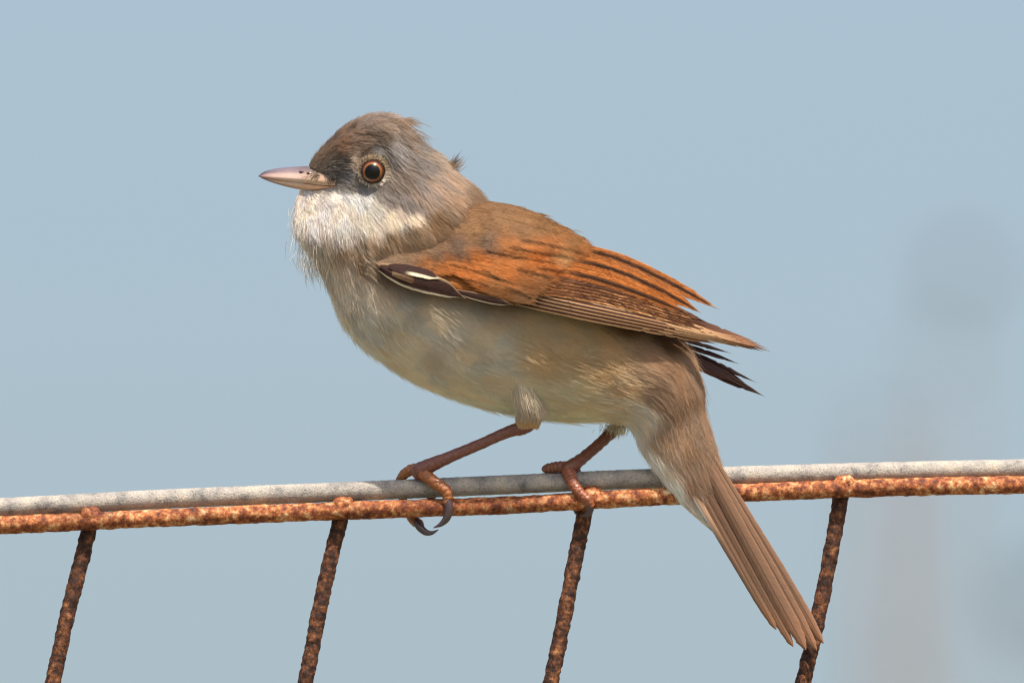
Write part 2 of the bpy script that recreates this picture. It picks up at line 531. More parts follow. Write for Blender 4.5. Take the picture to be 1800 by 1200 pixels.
# plumage colours (reflectance, as seen in flat light) at side-view positions
PAL = np.array([
 (545,290,122,102,84),(562,272,128,106,86),(580,250,132,108,90),(600,300,86,80,75),(622,310,112,105,98),(575,308,90,82,74),
 (590,285,104,92,80),(620,285,124,114,104),(640,212,138,116,98),(700,206,152,128,106),(620,240,140,114,92),(655,240,136,116,98),
 (600,262,146,112,84),(640,265,134,112,92),(690,262,104,97,92),(660,262,112,102,94),(720,240,140,120,100),(725,268,128,115,104),
 (740,292,122,110,101),(760,265,150,130,108),(790,275,168,142,114),(815,285,172,144,114),(830,320,165,134,100),(850,345,150,114,78),
 (720,335,152,133,118),(690,345,124,113,106),(670,335,132,122,114),(760,320,162,140,120),(790,330,164,138,112),(745,352,150,130,112),
 (640,325,132,124,116),(690,322,136,122,110),(790,352,158,130,102),(715,358,138,124,112),
 (530,345,236,230,224),(545,365,240,236,230),(580,350,240,236,230),(620,352,242,238,232),(655,362,242,238,230),(690,378,240,234,224),(722,380,236,226,212),(702,372,238,230,220),
 (600,385,244,240,234),(560,400,240,234,228),(640,395,244,238,232),(600,408,240,232,222),(660,400,238,230,218),(540,415,232,226,218),
 (560,440,206,192,172),(600,432,196,176,154),(640,424,186,164,140),(680,414,168,144,118),(720,402,158,132,104),(760,380,154,126,96),(600,470,210,198,182),
 (620,510,218,208,192),(640,560,220,212,196),(700,620,226,218,200),(800,690,230,222,202),(760,600,220,210,192),(850,640,222,212,192),(900,720,230,224,202),
 (950,600,206,186,152),(1000,620,206,184,148),(1050,625,206,178,138),(1080,660,208,184,150),(1000,690,222,210,182),(1000,745,232,224,196),(1080,720,224,210,184),
 (1105,640,172,146,119),(1130,620,172,143,117),(1180,640,168,140,114),(1220,660,160,133,109),(1140,680,160,134,111),(1190,700,170,142,117),(1230,730,158,132,109),
 (1120,730,222,212,196),(1100,760,232,226,216),(1140,800,236,232,224),(1180,860,238,234,226),(1220,905,236,230,222),(1160,780,190,164,136),
 (1180,760,174,147,123),(1215,790,164,138,115),(1240,800,160,135,112),(1215,850,166,139,117),(1255,850,156,130,108),(1265,900,142,114,93),
 (860,368,134,104,76),(900,380,134,102,72),(950,400,136,102,70),(1000,430,140,102,66),(820,372,144,116,90),(800,400,138,112,86),
 (1040,470,134,96,64),(1100,540,120,88,58),(1160,590,120,90,64),(900,450,130,90,56),(850,420,136,100,66),(780,425,134,106,80),(720,430,134,110,86),
 (670,440,140,118,96),(640,450,160,138,114),
], float)
PALC = lin(PAL[:, 2:5])
head_ = (PAL[:, 1] < 372) & (PAL[:, 0] < 800) & (PALC[:, 0] < 0.6)
PALC[head_] *= 1.5
dark_ = head_ & (PAL[:, 2] < 128)
PALC[dark_] *= 1.25
near_eye = np.hypot(PAL[:, 0] - 650, PAL[:, 1] - 300) < 60
PALC[near_eye & dark_] *= 1.6
rump_ = (PAL[:, 0] > 1100) & (PAL[:, 1] > 600) & (PALC[:, 0] < 0.5)
PALC[rump_] *= 1.18
grey_ = PALC.mean(1, keepdims=True)
sel_ = (PAL[:, 1] < 372) & (PALC[:, 0] < 0.6)
PALC[sel_] = PALC[sel_] * 0.72 + grey_[sel_] * 0.28
PALC = np.minimum(PALC * 1.08, 0.93)
white_ = (PAL[:, 1] < 420) & (PALC.min(1) > 0.6)
PALC[white_] *= np.array([0.95, 0.90, 0.87])
def plume_colour(xy):
    out = np.empty((len(xy), 3))
    for s in range(0, len(xy), 20000):
        q = xy[s:s + 20000]
        d2 = ((q[:, None, :] - PAL[None, :, :2]) ** 2).sum(-1) + 16.0
        w = d2 ** -2.6
        out[s:s + 20000] = (w @ PALC) / w.sum(1, keepdims=True)
    return out

EYE = np.array([657.0, 302.0])
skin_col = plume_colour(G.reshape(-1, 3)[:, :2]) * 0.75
bv = np.vstack([K.reshape(-1, 3), K[0].mean(0), K[-1].mean(0)])
bf = grid_faces(NR, NA)
for j in range(NA):
    bf.append((NR * NA, (j + 1) % NA, j))
    bf.append((NR * NA + 1, (NR - 1) * NA + j, (NR - 1) * NA + (j + 1) % NA))
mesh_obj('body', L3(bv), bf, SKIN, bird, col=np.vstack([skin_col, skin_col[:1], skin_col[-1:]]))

def surf(ti, aj, arr):
    """bilinear lookup on the loft; ti in [0,NR-1], aj in [0,NA)"""
    i0 = np.clip(np.floor(ti).astype(int), 0, NR - 2); f = (ti - i0)[:, None]
    j0 = np.floor(aj).astype(int) % NA; j1 = (j0 + 1) % NA; g = (aj - np.floor(aj))[:, None]
    return (arr[i0, j0] * (1 - f) * (1 - g) + arr[i0 + 1, j0] * f * (1 - g) + arr[i0, j1] * (1 - f) * g + arr[i0 + 1, j1] * f * g)

# ------------------------------------------------------------------ wing surface (side of the bird)
W_TOP = [(640, 440), (700, 405), (780, 378), (860, 356), (930, 376), (1000, 412), (1060, 440), (1120, 464), (1180, 494), (1230, 522), (1265, 545), (1310, 585), (1360, 618)]
W_BOT = [(640, 452), (690, 497), (760, 520), (820, 531), (905, 541), (1000, 560), (1060, 571), (1173, 592), (1231, 600), (1290, 607), (1360, 622)]
W_D = [(600, -70), (645, -104), (690, -138), (800, -172), (900, -180), (1000, -176), (1100, -148), (1200, -110), (1280, -84), (1360, -64)]
def wing_depth(x, y):
    yt = np.interp(x, *zip(*W_TOP)); yb = np.interp(x, *zip(*W_BOT)); d0 = np.interp(x, *zip(*W_D))
    q = np.clip((yb - y) / np.maximum(yb - yt, 30), -0.2, 1.15)
    return d0 + (-d0) * (0.60 * np.clip(q, 0, 2) ** 1.55) + 14 * np.clip(0.18 - q, 0, 1) / 0.18 * 0.5

def build_plumage(n, near_bias):
    area = np.linalg.norm(np.cross(dA, dT), axis=-1)
    near = np.sin(ang)[None, :]
    wgt = area * np.where(near > -0.25, 1.0, near_bias)
    # more, finer hairs on the small features of the head
    headness = np.interp(ring_s, [0, .1, .35, .45, 1], [2.4, 2.1, 1.6, 1.0, 1.0])[:, None]
    wgt = (wgt * headness).ravel(); wgt /= wgt.sum()
    idx = rng.choice(len(wgt), n, p=wgt)
    ti = np.clip(idx // NA + rng.random(n) - 0.5, 0, NR - 1.001)
    aj = (idx % NA + rng.random(n) - 0.5) % NA
    P, N = surf(ti, aj, K), norm(surf(ti, aj, NRM))
    T = norm(surf(ti, aj, dT))
    A = norm(np.cross(N, T))
    t = ti / (NR - 1)
    # feather cells in a staggered lattice
    rowlen = np.interp(t, [0, .1, .3, .5, 1], [3.0, 3.0, 4.5, 5.0, 5.0])     # rings per feather row
    row = np.floor(ti / rowlen).astype(int)
    ncell = 46
    ax = aj / NA * ncell + 0.5 * (row % 2)
    cell = np.floor(ax).astype(int)
    lat = ax - cell - 0.5
    cid = (row * 7919 + cell * 104729) % 65521
    r1 = np.random.default_rng(3).random((65521, 6))
    c = r1[cid]
    cw = 2 * np.pi / ncell * np.interp(t, [0, .1, .3, .5, .8, 1], [30, 90, 140, 170, 80, 20])     # px width of a cell
    xy = P[:, :2]
    L = np.interp(t, [0, .05, .12, .22, .34, .5, .7, .85, 1.0], [9, 11, 15, 17, 19, 21, 25, 24, 14])
    # long loose throat and flank feathers
    ventral = -np.cos(aj / NA * 2 * np.pi)
    thr = np.exp(-(((xy[:, 0] - 575) / 70) ** 2 + ((xy[:, 1] - 400) / 45) ** 2))
    L = L * (1 + 0.22 * thr) 
    flank = np.exp(-(((xy[:, 0] - 1050) / 80) ** 2 + ((xy[:, 1] - 640) / 45) ** 2))
    L = L * (1 + 0.55 * flank)
    # raised crown and nape feathers
    crest = np.exp(-(((xy[:, 0] - 715) / 26) ** 2 + ((xy[:, 1] - 215) / 24) ** 2))
    nape = np.exp(-(((xy[:, 0] - 805) / 20) ** 2 + ((xy[:, 1] - 275) / 16) ** 2))
    L = L * (1 + 0.35 * crest + 0.1 * nape)
    de = np.hypot(xy[:, 0] - EYE[0], xy[:, 1] - EYE[1])
    nearside = np.sin(aj / NA * 2 * np.pi) > -0.9
    infront = xy[:, 0] < EYE[0] + 4
    L = np.where((de < 46), np.clip((de - 22) * np.where(infront, 0.55, 1.0), 4, 30), L)
    L *= 0.7 + 0.5 * c[:, 0] * 0.5 + 0.35 * rng.random(n)
    stray = rng.random(n) < np.interp(t, [0, .3, .45, 1], [.03, .03, .008, .008])
    L = np.where(stray, L * 1.35, L)
    lift = 0.25 * stray + np.interp(t, [0, .1, .3, .6, 1], [0.32, 0.32, 0.34, 0.24, 0.18]) * (1 - 0.35 * np.clip(ventral, 0, 1) * (t > 0.4)) + np.interp(t, [0, .3, .45, 1], [.12, .12, .05, .06]) * (c[:, 1] - 0.5)
    lift += 0.12 * crest + 0.05 * nape + 0.15 * thr
    yaw = np.interp(t, [0, .3, .45, 1], [.20, .20, .12, .14]) * (c[:, 2] - 0.5) + rng.normal(0, 0.10, n)
    # flow bends: throat feathers hang, cheek feathers sweep back round the eye
    dirv = T + A * yaw[:, None]
    hang = np.clip(thr * 1.2, 0, 1)[:, None] * np.array([0.15, 0.75, 0.0])
    dirv = norm(dirv + hang)
    # keep tangent to skin
    dirv = norm(dirv - N * np.sum(dirv * N, -1, keepdims=True))
    k = 5
    s = np.linspace(0, 1, k)
    PP = P[:, None, :] + L[:, None, None] * (dirv[:, None, :] * s[None, :, None]
         + N[:, None, :] * (lift[:, None] * (s[None, :] * (1.25 - 0.62 * s[None, :])))[..., None])
    conv = (0.12 + np.interp(t, [0, .3, .45, 1], [.3, .3, .14, .18]) * c[:, 3]) * cw * lat
    PP -= A[:, None, :] * (conv[:, None] * s[None, :] ** 1.5)[..., None] * np.where(np.sum(A * A, -1) > 0, 1, 1)[:, None, None]
    wob = rng.normal(0, 1.0, (n, 3))
    PP += wob[:, None, :] * (s[None, :] ** 2)[..., None] * (0.045 * L)[:, None, None]
    col = plume_colour(xy + rng.normal(0, 3.0, (n, 2)))
    soft = np.interp(t, [0, .3, .45, 1], [1, 1, .5, .6])
    jit = (1 + soft * (0.30 * (c[:, 4] - 0.5) + rng.normal(0, 0.12, n)))[:, None]
    warm = 1 + np.stack([0.10 * (c[:, 5] - 0.5), 0 * c[:, 5], -0.14 * (c[:, 5] - 0.5)], -1)
    # dark feather centres on crown and lores
    crown = np.exp(-(((xy[:, 0] - 640) / 75) ** 2 + ((xy[:, 1] - 250) / 50) ** 2))
    dk = 1 - 0.45 * crown * (c[:, 4] < 0.25)
    col = np.clip(col * jit * warm * dk[:, None], 0.004, 0.95)
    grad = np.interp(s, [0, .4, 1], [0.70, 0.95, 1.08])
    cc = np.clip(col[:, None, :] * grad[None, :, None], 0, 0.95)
    r0 = np.interp(t, [0, .15, .5, 1], [0.30, 0.32, 0.27, 0.25]) * (0.8 + 0.4 * rng.random(n))
    rad = r0[:, None] * np.interp(s, [0, .5, 1], [1.0, 0.85, 0.18])[None, :]
    keep = ~((de < 23) & (np.abs(np.sin(aj / NA * 2 * np.pi)) > 0.3))
    brow = (np.hypot((xy[:, 0] - EYE[0]) / 1.2, xy[:, 1] - (EYE[1] - 26)) < 24)
    PP[brow] -= N[brow][:, None, :] * (s ** 1.0)[None, :, None] * (0.22 * L[brow])[:, None, None]
    keep &= ~((xy[:, 0] < 583) & (xy[:, 1] > 293 + np.clip(xy[:, 0] - 538, 0, 45) * 0.60) & (xy[:, 1] < 333.5))
    # no body feathers rooted under the folded wing itself
    yt = np.interp(xy[:, 0], *zip(*W_TOP)); yb = np.interp(xy[:, 0], *zip(*W_BOT))
    under = (xy[:, 0] > 690) & (xy[:, 0] < 1210) & (xy[:, 1] > yt + 34) & (xy[:, 1] < yb - 26) & (np.abs(np.sin(aj / NA * 2 * np.pi)) > 0.5)
    keep &= ~under
    return PP[keep], rad[keep], cc[keep]

PP, rad, cc = build_plumage(640000, 0.2)
def wisps(n, p0, spread, dirv, Lr, colr, curl):
    b_ = np.array(p0) + rng.normal(0, 1, (n, 3)) * np.array(spread)
    d_ = norm(np.array(dirv) + rng.normal(0, 0.22, (n, 3)))
    l_ = Lr[0] + (Lr[1] - Lr[0]) * rng.random(n)
    ss = np.linspace(0, 1, 5)
    q_ = b_[:, None, :] + d_[:, None, :] * (l_[:, None] * ss)[..., None] + np.array(curl)[None, None, :] * (ss ** 2)[None, :, None] * l_[:, None, None]
    return q_, 0.38 * np.interp(ss, [0, .5, 1], [1, .8, .15])[None, :].repeat(n, 0), np.clip(lin(colr) * (1 + rng.normal(0, .2, (n, 1))), .01, .9)[:, None, :].repeat(5, 1)
for wsp in (wisps(120, (702, 213, 0), (10, 4, 34), (1.0, 0.05, 0), (18, 36), (150, 128, 108), (0, .35, 0)),
            wisps(80, (726, 240, 0), (8, 6, 34), (1.0, 0.35, 0), (16, 30), (150, 128, 108), (0, .2, 0)),
            wisps(90, (788, 297, -4), (6, 5, 12), (0.9, -0.55, 0), (16, 27), (150, 128, 104), (0, -.15, 0)),
            wisps(22, (797, 290, -4), (3, 4, 6), (0.6, -0.9, 0), (12, 20), (84, 74, 66), (0.1, 0, 0)),
            wisps(200, (530, 398, -8), (9, 22, 30), (-0.22, 1.0, -0.1), (16, 30), (228, 218, 208), (.12, 0, 0)),
            wisps(260, (556, 448, -8), (16, 16, 30), (0.02, 1.0, -0.1), (18, 40), (222, 210, 192), (.2, 0, 0)),
            wisps(500, (652, 462, -112), (7, 12, 5), (1.0, 0.75, -0.12), (18, 34), (176, 156, 134), (0, .1, .2)),
            wisps(70, (562, 306, -26), (9, 5, 4), (-0.9, 0.35, -0.25), (7, 15), (70, 62, 56), (0, .2, 0)),
            wisps(120, (584, 311, -38), (5, 7, 4), (0.2, 0.6, -0.2), (7, 12), (84, 76, 70), (0, .1, 0)),
            wisps(500, (1084, 750, 26), (11, 5, 10), (-0.3, 1.0, 0), (8, 18), (226, 216, 196), (0, 0, 0))):
    PP = np.concatenate([PP, wsp[0]]); rad = np.concatenate([rad, wsp[1]]); cc = np.concatenate([cc, wsp[2]])
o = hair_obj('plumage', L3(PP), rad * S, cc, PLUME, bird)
o['kind'] = 'stuff'

# ------------------------------------------------------------------ bill
def bill_half(name, rows, side):
    """rows: x, top, bottom, half width, colour at top, colour at bottom"""
    rows = np.array([[r[0], r[1], r[2], r[3], *lin(r[4]), *lin(r[5])] for r in rows])
    C = catmull(rows, 40); n, seg = 40, 28
    V, col = [], []
    for i in range(n):
        x, yt, yb, w = C[i, :4]
        for j in range(seg):
            a = 2 * math.pi * j / seg
            ca, sa = math.cos(a), math.sin(a)
            if side == 'upper':     # ridge on top, flat below
                yy = (yb if ca < 0 else yb + (yt - yb) * ca ** 0.85) + (1.2 * ca if ca < 0 else 0)
                ww = w * math.copysign(abs(sa) ** 0.9, sa)
            else:
                yy = (yt if ca > 0 else yt + (yb - yt) * (-ca) ** 0.8) - (0.8 * ca if ca > 0 else 0)
                ww = 0.94 * w * math.copysign(abs(sa) ** 0.8, sa)
            V.append((x, yy, ww - 2)); f = (yy - yt) / (yb - yt + 1e-6)
            f = min(max(f, 0), 1)
            f = smooth(0.22, 0.62, f) if side == 'upper' else smooth(0.35, 0.95, f)
            col.append(np.maximum(C[i, 4:7] * (1 - f) + C[i, 7:10] * f, 0.002))
    F = grid_faces(n, seg)
    V.append((C[0, 0] - 0.6, (C[0, 1] + C[0, 2]) / 2, -2)); V.append((C[-1, 0], (C[-1, 1] + C[-1, 2]) / 2, -2))
    col += [col[0], col[-1]]
    for j in range(seg):
        F.append((n * seg, j, (j + 1) % seg)); F.append((n * seg + 1, (n - 1) * seg + (j + 1) % seg, (n - 1) * seg + j))
    return mesh_obj(name, L3(np.array(V)), F, BILL, bird, col=np.array(col))
bill_half('upper_bill', [
 (455, 308.5, 311, 1.0, (70, 62, 66), (84, 70, 68)), (464, 302, 313, 4.0, (82, 72, 78), (172, 140, 134)), (480, 297.5, 315.5, 7.5, (98, 86, 94), (204, 170, 158)),
 (500, 294.5, 318, 11, (106, 92, 100), (212, 182, 166)), (520, 293, 320, 14.5, (106, 90, 96), (212, 182, 166)), (540, 292, 322.5, 21, (100, 84, 84), (202, 170, 148)),
 (560, 293, 325, 29, (110, 90, 80), (196, 162, 134)), (590, 298, 327, 40, (100, 84, 74), (180, 142, 116))], 'upper')
bill_half('lower_bill', [
 (459, 311.5, 313.0, 1.0, (92, 80, 78), (74, 66, 70)), (470, 314.5, 318, 4.0, (166, 136, 128), (84, 74, 78)), (486, 317, 323.5, 7, (200, 166, 146), (116, 98, 96)),
 (504, 319.3, 328.5, 10, (206, 172, 148), (140, 112, 112)), (522, 321.3, 332.5, 13.5, (206, 170, 142), (168, 128, 112)), (542, 323.8, 335.5, 21, (204, 164, 130), (186, 142, 114)),
 (562, 326, 336, 29, (198, 156, 120), (186, 142, 114)), (588, 328, 333, 39, (180, 138, 112), (170, 128, 106))], 'lower')
def ellipsoid(c, r, nu=20, nv=14):
    V = []
    for i in range(nv + 1):
        th = math.pi * i / nv
        for j in range(nu):
            ph = 2 * math.pi * j / nu
            V.append((c[0] + r[0] * math.sin(th) * math.cos(ph), c[1] + r[1] * math.sin(th) * math.sin(ph), c[2] + r[2] * math.cos(th)))
    return np.array(V), grid_faces(nv + 1, nu)
for (x, y, d) in ((531, 302.5, -15.5), (544, 305, -20.0)):
    V, F = ellipsoid((x, y, d), (5.2, 2.6, 2.6))
    mesh_obj('nostril', L3(V), F, BILL, bird, col=np.tile(lin((58, 34, 30)), (len(V), 1)))

# ------------------------------------------------------------------ eyes
def near_depth(px, py):
    g = K[:, 1:NA // 2, :].reshape(-1, 3)
    i = np.argmin((g[:, 0] - px) ** 2 + (g[:, 1] - py) ** 2)
    return g[i, 2]
ED = near_depth(*EYE)
m, nt, b = new_mat('glossy_eye')
a_ = nt.nodes.new('ShaderNodeAttribute'); a_.attribute_name = 'col'
nt.links.new(a_.outputs['Color'], b.inputs['Base Color'])
b.inputs['Roughness'].default_value = 0.25
b.inputs['Specular IOR Level'].default_value = 0.0
b.inputs['Coat Weight'].default_value = 1.0
b.inputs['Coat IOR'].default_value = 1.38
b.inputs['Coat Roughness'].default_value = 0.27
EYEM = m
EYE_R = 22.5
def make_eye(sign):
    ed = ED * sign + (0 if sign > 0 else -4)
    c = np.array([EYE[0], EYE[1], ed + sign * 4.0])
    axis = norm(np.array([-0.10, 0.06, -sign * 1.0]))
    e1 = norm(np.cross(axis, [0, 1.0, 0])); e2 = np.cross(axis, e1)
    V, col = [], []
    nu, nv = 48, 60
    for i in range(nv + 1):
        th = math.pi * i / nv
        rr = EYE_R * math.sin(th)
        for j in range(nu):
            ph = 2 * math.pi * j / nu
            V.append(c + axis * EYE_R * math.cos(th) + e1 * rr * math.cos(ph) + e2 * rr * math.sin(ph))
            n_ = mnoise.noise(Vector((math.cos(ph) * 3, math.sin(ph) * 3, th * 4))) * 0.18
            if rr < 12.4 and th < 1.5: cc_ = lin((4, 4, 5))
            elif rr < 13.3 and th < 1.5: cc_ = lin((44, 26, 12))
            elif rr < 16.8 and th < 1.5: cc_ = lin((126, 80, 42)) * (1 + n_)
            elif rr < 19.4 and th < 1.5: cc_ = lin((72, 38, 22)) * (1 + n_)
            else: cc_ = lin((38, 22, 18))
            col.append(cc_)
    eye = mesh_obj('eye', L3(np.array(V)), grid_faces(nv + 1, nu), EYEM, bird, col=np.array(col))
    # lid: a thin dark rim, then a ring of tiny pale feathers
    pts = []
    for k in range(49):
        ph = 2 * math.pi * k / 48
        q = c + axis * 7.5 + (e1 * math.cos(ph) + e2 * math.sin(ph)) * 19.8
        pts.append((*q, 1.3))
    V, F = tube(pts, 120, 8, 0.4, 0.4, 2.0)
    mesh_obj('eyelid', L3(V), F, LEG, bird, col=np.tile(lin((128, 106, 86)), (len(V), 1)))
    n = 2600
    ph = rng.random(n) * 2 * np.pi
    r0 = 21.0 + 5.5 * rng.random(n)
    up = np.sin(ph + 0.0)
    base = c + (e1 * np.cos(ph)[:, None] + e2 * np.sin(ph)[:, None]) * r0[:, None]
    gk = K[20:140, 8:41, :].reshape(-1, 3)
    dk_ = np.array([gk[np.argmin((gk[:, 0] - b_[0]) ** 2 + (gk[:, 1] - b_[1]) ** 2), 2] for b_ in base])
    base[:, 2] = sign * (np.minimum(dk_ - 1.0, ED + 4.0 - 3.0 * (1 - (r0 - 19) / 9)))
    rd = e1 * np.cos(ph)[:, None] + e2 * np.sin(ph)[:, None]
    dv = norm(rd * (0.75 + 0.2 * rng.normal(size=(n, 1))) + axis * 0.18 + np.array([0.45, 0.0, 0]) + rng.normal(0, 0.16, (n, 3)))
    Ln = 4.0 + 3 * rng.random(n)
    s = np.linspace(0, 1, 4)
    P = base[:, None, :] + dv[:, None, :] * (Ln[:, None] * s[None, :])[..., None] - axis * (s ** 2 * 1.5)[None, :, None]
    pale = lin((206, 184, 150)); white = lin((222, 210, 194)); dark = lin((140, 124, 110))
    yy = base[:, 1] - c[1]
    f = np.clip((yy + 6) / 18, 0, 1)[:, None]
    colr = pale * (1 - f) + white * f
    mk = (rng.random(n) < np.where(base[:, 0] < c[0] - 10, 0.5, 0.22) + 0.12 * np.sin(ph * 5) ** 2)[:, None]
    colr = np.where(mk, dark, colr) * (1 + rng.normal(0, 0.12, (n, 1)))
    ho = hair_obj('eye_ring', L3(P), np.interp(s, [0, .6, 1], [0.5, 0.42, 0.12])[None, :].repeat(n, 0) * S, colr[:, None, :].repeat(4, 1), PLUME, bird)
    ho['kind'] = 'stuff'
make_eye(1)
make_eye(-1)

# ------------------------------------------------------------------ feathers
def vane_width(u, tipsharp, base=0.25, blunt=False):
    w = np.interp(u, [0, .12, .3, .6, .82, 1.0], [base, .7, .95, 1.0, .86, 0.0]) if not blunt else np.interp(u, [0, .12, .3, .6, .88, .96, 1.0], [base, .75, .9, 1.0, 1.0, .80, 0.30])
    tip = np.clip((1 - u) / tipsharp, 0, 1)
    return w * np.sqrt(np.clip(1 - (1 - tip) ** 2, 0, 1)) if tipsharp > 0 else w

def feather(name, rach, wu, wl, colour, parent, depth=None, layer=0.0, tip=0.22, camber=2.0, n=56, m=15, fray=0.6, seed=0, base=0.35, sign=1, blunt=False):
    """rach: pixel points along the shaft; wu / wl: vane width to the upper / lower side"""
    C = catmull(np.array(rach, float), n)
    X = C[:, :2]
    T = norm(np.gradient(X, axis=0))
    Nn = np.stack([T[:, 1], -T[:, 0]], -1)              # towards the top of the picture when T runs right
    u = np.linspace(0, 1, n)
    v = np.linspace(-1, 1, m)
    w = vane_width(u, tip, base, blunt)
    length = np.linalg.norm(np.diff(X, axis=0), axis=1).sum()
    r = np.random.default_rng(100 + seed)
    fr = np.ones((n, 2))
    for sidei in (0, 1):
        nz = r.normal(0, 1, n); nz = np.convolve(nz, [.25, .5, .25], 'same')
        fr[:, sidei] += fray * 0.10 * nz
        for _ in range(r.integers(1, 4) if fray > 0.3 else 0):      # splits in the vane
            k = r.integers(int(n * .35), n - 3)
            fr[k, sidei] *= 0.72
    if blunt:
        for k_ in range(n - 14, n):
            fr[k_] *= 1 - 0.35 * r.random(2) * ((k_ - n + 14) / 14)
    V, col, uv = [], [], []
    for i in range(n):
        for j in range(m):
            vv = v[j]
            ww = (wu if vv > 0 else wl) * w[i] * fr[i, 0 if vv > 0 else 1]
            p = X[i] + Nn[i] * abs(vv) * ww * (1 if vv > 0 else -1) + T[i] * (-0.0)
            # tips sweep the outer barbs back a little
            p = p - T[i] * (abs(vv) ** 1.6) * 0.25 * ww
            if depth is None:
                d = wing_depth(p[0], p[1]) * sign
            else:
                d = np.interp(u[i], np.linspace(0, 1, len(depth)), depth)
            d += (-(layer) + camber * vv * vv * 1.0 - (0.25 if abs(vv) < 0.12 else 0)) * sign
            V.append((p[0], p[1], d))
            col.append(np.clip(colour(u[i], vv, i), 0.002, 0.95))
            uv.append((u[i] * length, vv * (wu if vv > 0 else wl)))
    V = np.array(V)
    return mesh_obj(name, L3(V), grid_faces(n, m, False), FEATHER, parent, col=np.array(col), uv=np.array(uv)), V.reshape(n, m, 3), np.array(col).reshape(n, m, 3)

RUF = lin((190, 116, 54)); RUF2 = lin((160, 102, 56)); RUFP = lin((192, 146, 98)); DKC = lin((66, 44, 32)); DKB = lin((46, 34, 32))
TAN = lin((184, 146, 106)); PRB = lin((104, 70, 48)); CREAM = lin((232, 214, 180)); SHAFT = lin((60, 36, 24))

RUFT = lin((182, 116, 60))
def c_tertial(edge=RUFT, pale=RUFP):
    def f(u, v, i):
        a = abs(v + 0.08)
        c = mixc(DKC, edge, max(smooth(0.12, 0.40, a), 1 - smooth(0.18, 0.32, u)))
        c = mixc(c, pale, smooth(0.85, 1.0, abs(v)) * 0.35)
        c = mixc(c, TAN, smooth(0.86, 1.0, u) * 0.5)
        return mixc(c, SHAFT, 0.6 * smooth(0.3, 0.5, u) if abs(v) < 0.09 else 0)
    return f
def c_secondary(u, v, i):
    c = mixc(lin((158, 104, 62)), lin((84, 54, 40)), smooth(-0.72, -0.40, v))
    if v < -0.62: c = mixc(c, lin((212, 162, 108)), smooth(0.62, 0.9, -v) * 0.9)
    return mixc(c, RUF2, 0.45 * (1 - smooth(0.0, 0.35, u)))
def c_primary(u, v, i):
    c = mixc(lin((132, 86, 56)), lin((60, 40, 32)), smooth(-0.6, -0.25, v))
    if v < -0.5: c = mixc(c, lin((206, 168, 126)), smooth(0.5, 0.85, -v) * 0.95)
    return mixc(c, lin((134, 92, 68)), 0.6 * smooth(0.6, 1.0, u))
def c_covert(u, v, i):
    c = mixc(RUF, lin((152, 90, 44)), smooth(0.0, 0.9, abs(v - 0.3)))
    c = mixc(lin((140, 106, 74)), c, smooth(0.10, 0.42, u))
    c = mixc(c, lin((104, 66, 38)), 0.6 * (1 - smooth(0.04, 0.24, abs(v - 0.05))) * smooth(0.15, 0.4, u))
    return mixc(c, RUFP, 0.55 * smooth(0.80, 1.0, u))
def c_alula(u, v, i):
    c = lin((56, 38, 33)) * (1 + 0.45 * mnoise.noise(Vector((u * 22 - abs(v) * 3, v * 1.5, 3))))
    if v < -0.66: c = mixc(c, lin((226, 208, 176)), smooth(0.66, 0.84, -v))
    if v > 0.78: c = mixc(c, lin((168, 138, 104)), smooth(0.78, 0.95, v))
    return mixc(c, lin((190, 160, 124)), smooth(0.955, 0.99, u) * 0.8)
def c_alula_small(u, v, i):
    c = lin((56, 38, 33)) * (1 + 0.45 * mnoise.noise(Vector((u * 16 - abs(v) * 3, v * 1.5, 9))))
    if v < -0.2: c = mixc(c, CREAM, smooth(0.2, 0.42, -v) * smooth(0.3, 0.5, u) * (1 - 0.7 * smooth(0.8, 0.95, -v)))
    return mixc(c, CREAM, smooth(0.88, 0.95, u) * smooth(0.75, 0.3, v) if v > 0.3 else smooth(0.88, 0.95, u))

def wing_pad(sign, name):
    xs = np.linspace(664, 1176, 70)
    V, cols = [], []
    m = 26
    for x in xs:
        yt = np.interp(x, *zip(*W_TOP)) + 8; yb = np.interp(x, *zip(*W_BOT)) - 5
        for j in range(m):
            q = j / (m - 1)
            y = yb + (yt - yb) * q
            d = wing_depth(x, y) + 9
            V.append((x, y, d * sign))
    top = len(V)
    for x in xs:            # inner sheet: a solid arm, not a shell
        yt = np.interp(x, *zip(*W_TOP)) + 8; yb = np.interp(x, *zip(*W_BOT)) - 5
        for j in range(m):
            q = j / (m - 1)
            y = yb + (yt - yb) * q
            V.append((x, y, (wing_depth(x, y) + 9 + 3 + 22 * math.sin(math.pi * q)) * sign))
    n = len(xs)
    F = [(i * m + j, (i + 1) * m + j, (i + 1) * m + j + 1, i * m + j + 1) for i in range(n - 1) for j in range(m - 1)]
    F += [(top + i * m + j, top + i * m + j + 1, top + (i + 1) * m + j + 1, top + (i + 1) * m + j) for i in range(n - 1) for j in range(m - 1)]
    for i in range(n - 1):
        F.append((i * m, top + i * m, top + (i + 1) * m, (i + 1) * m))
        F.append((i * m + m - 1, (i + 1) * m + m - 1, top + (i + 1) * m + m - 1, top + i * m + m - 1))
    V = np.array(V)
    return mesh_obj(name, L3(V), F, SKIN, bird, col=np.tile(lin((112, 76, 48)), (len(V), 1)))

wing = wing_pad(1, 'wing')
SOFT = []
def add(name, rach, wu, wl, colour, layer, barbs=0, **kw):
    o, V, C = feather(name, rach, wu, wl, colour, wing, layer=layer, seed=len(wing.children), **kw)
    if barbs: SOFT.append((V, C, barbs))
    return o

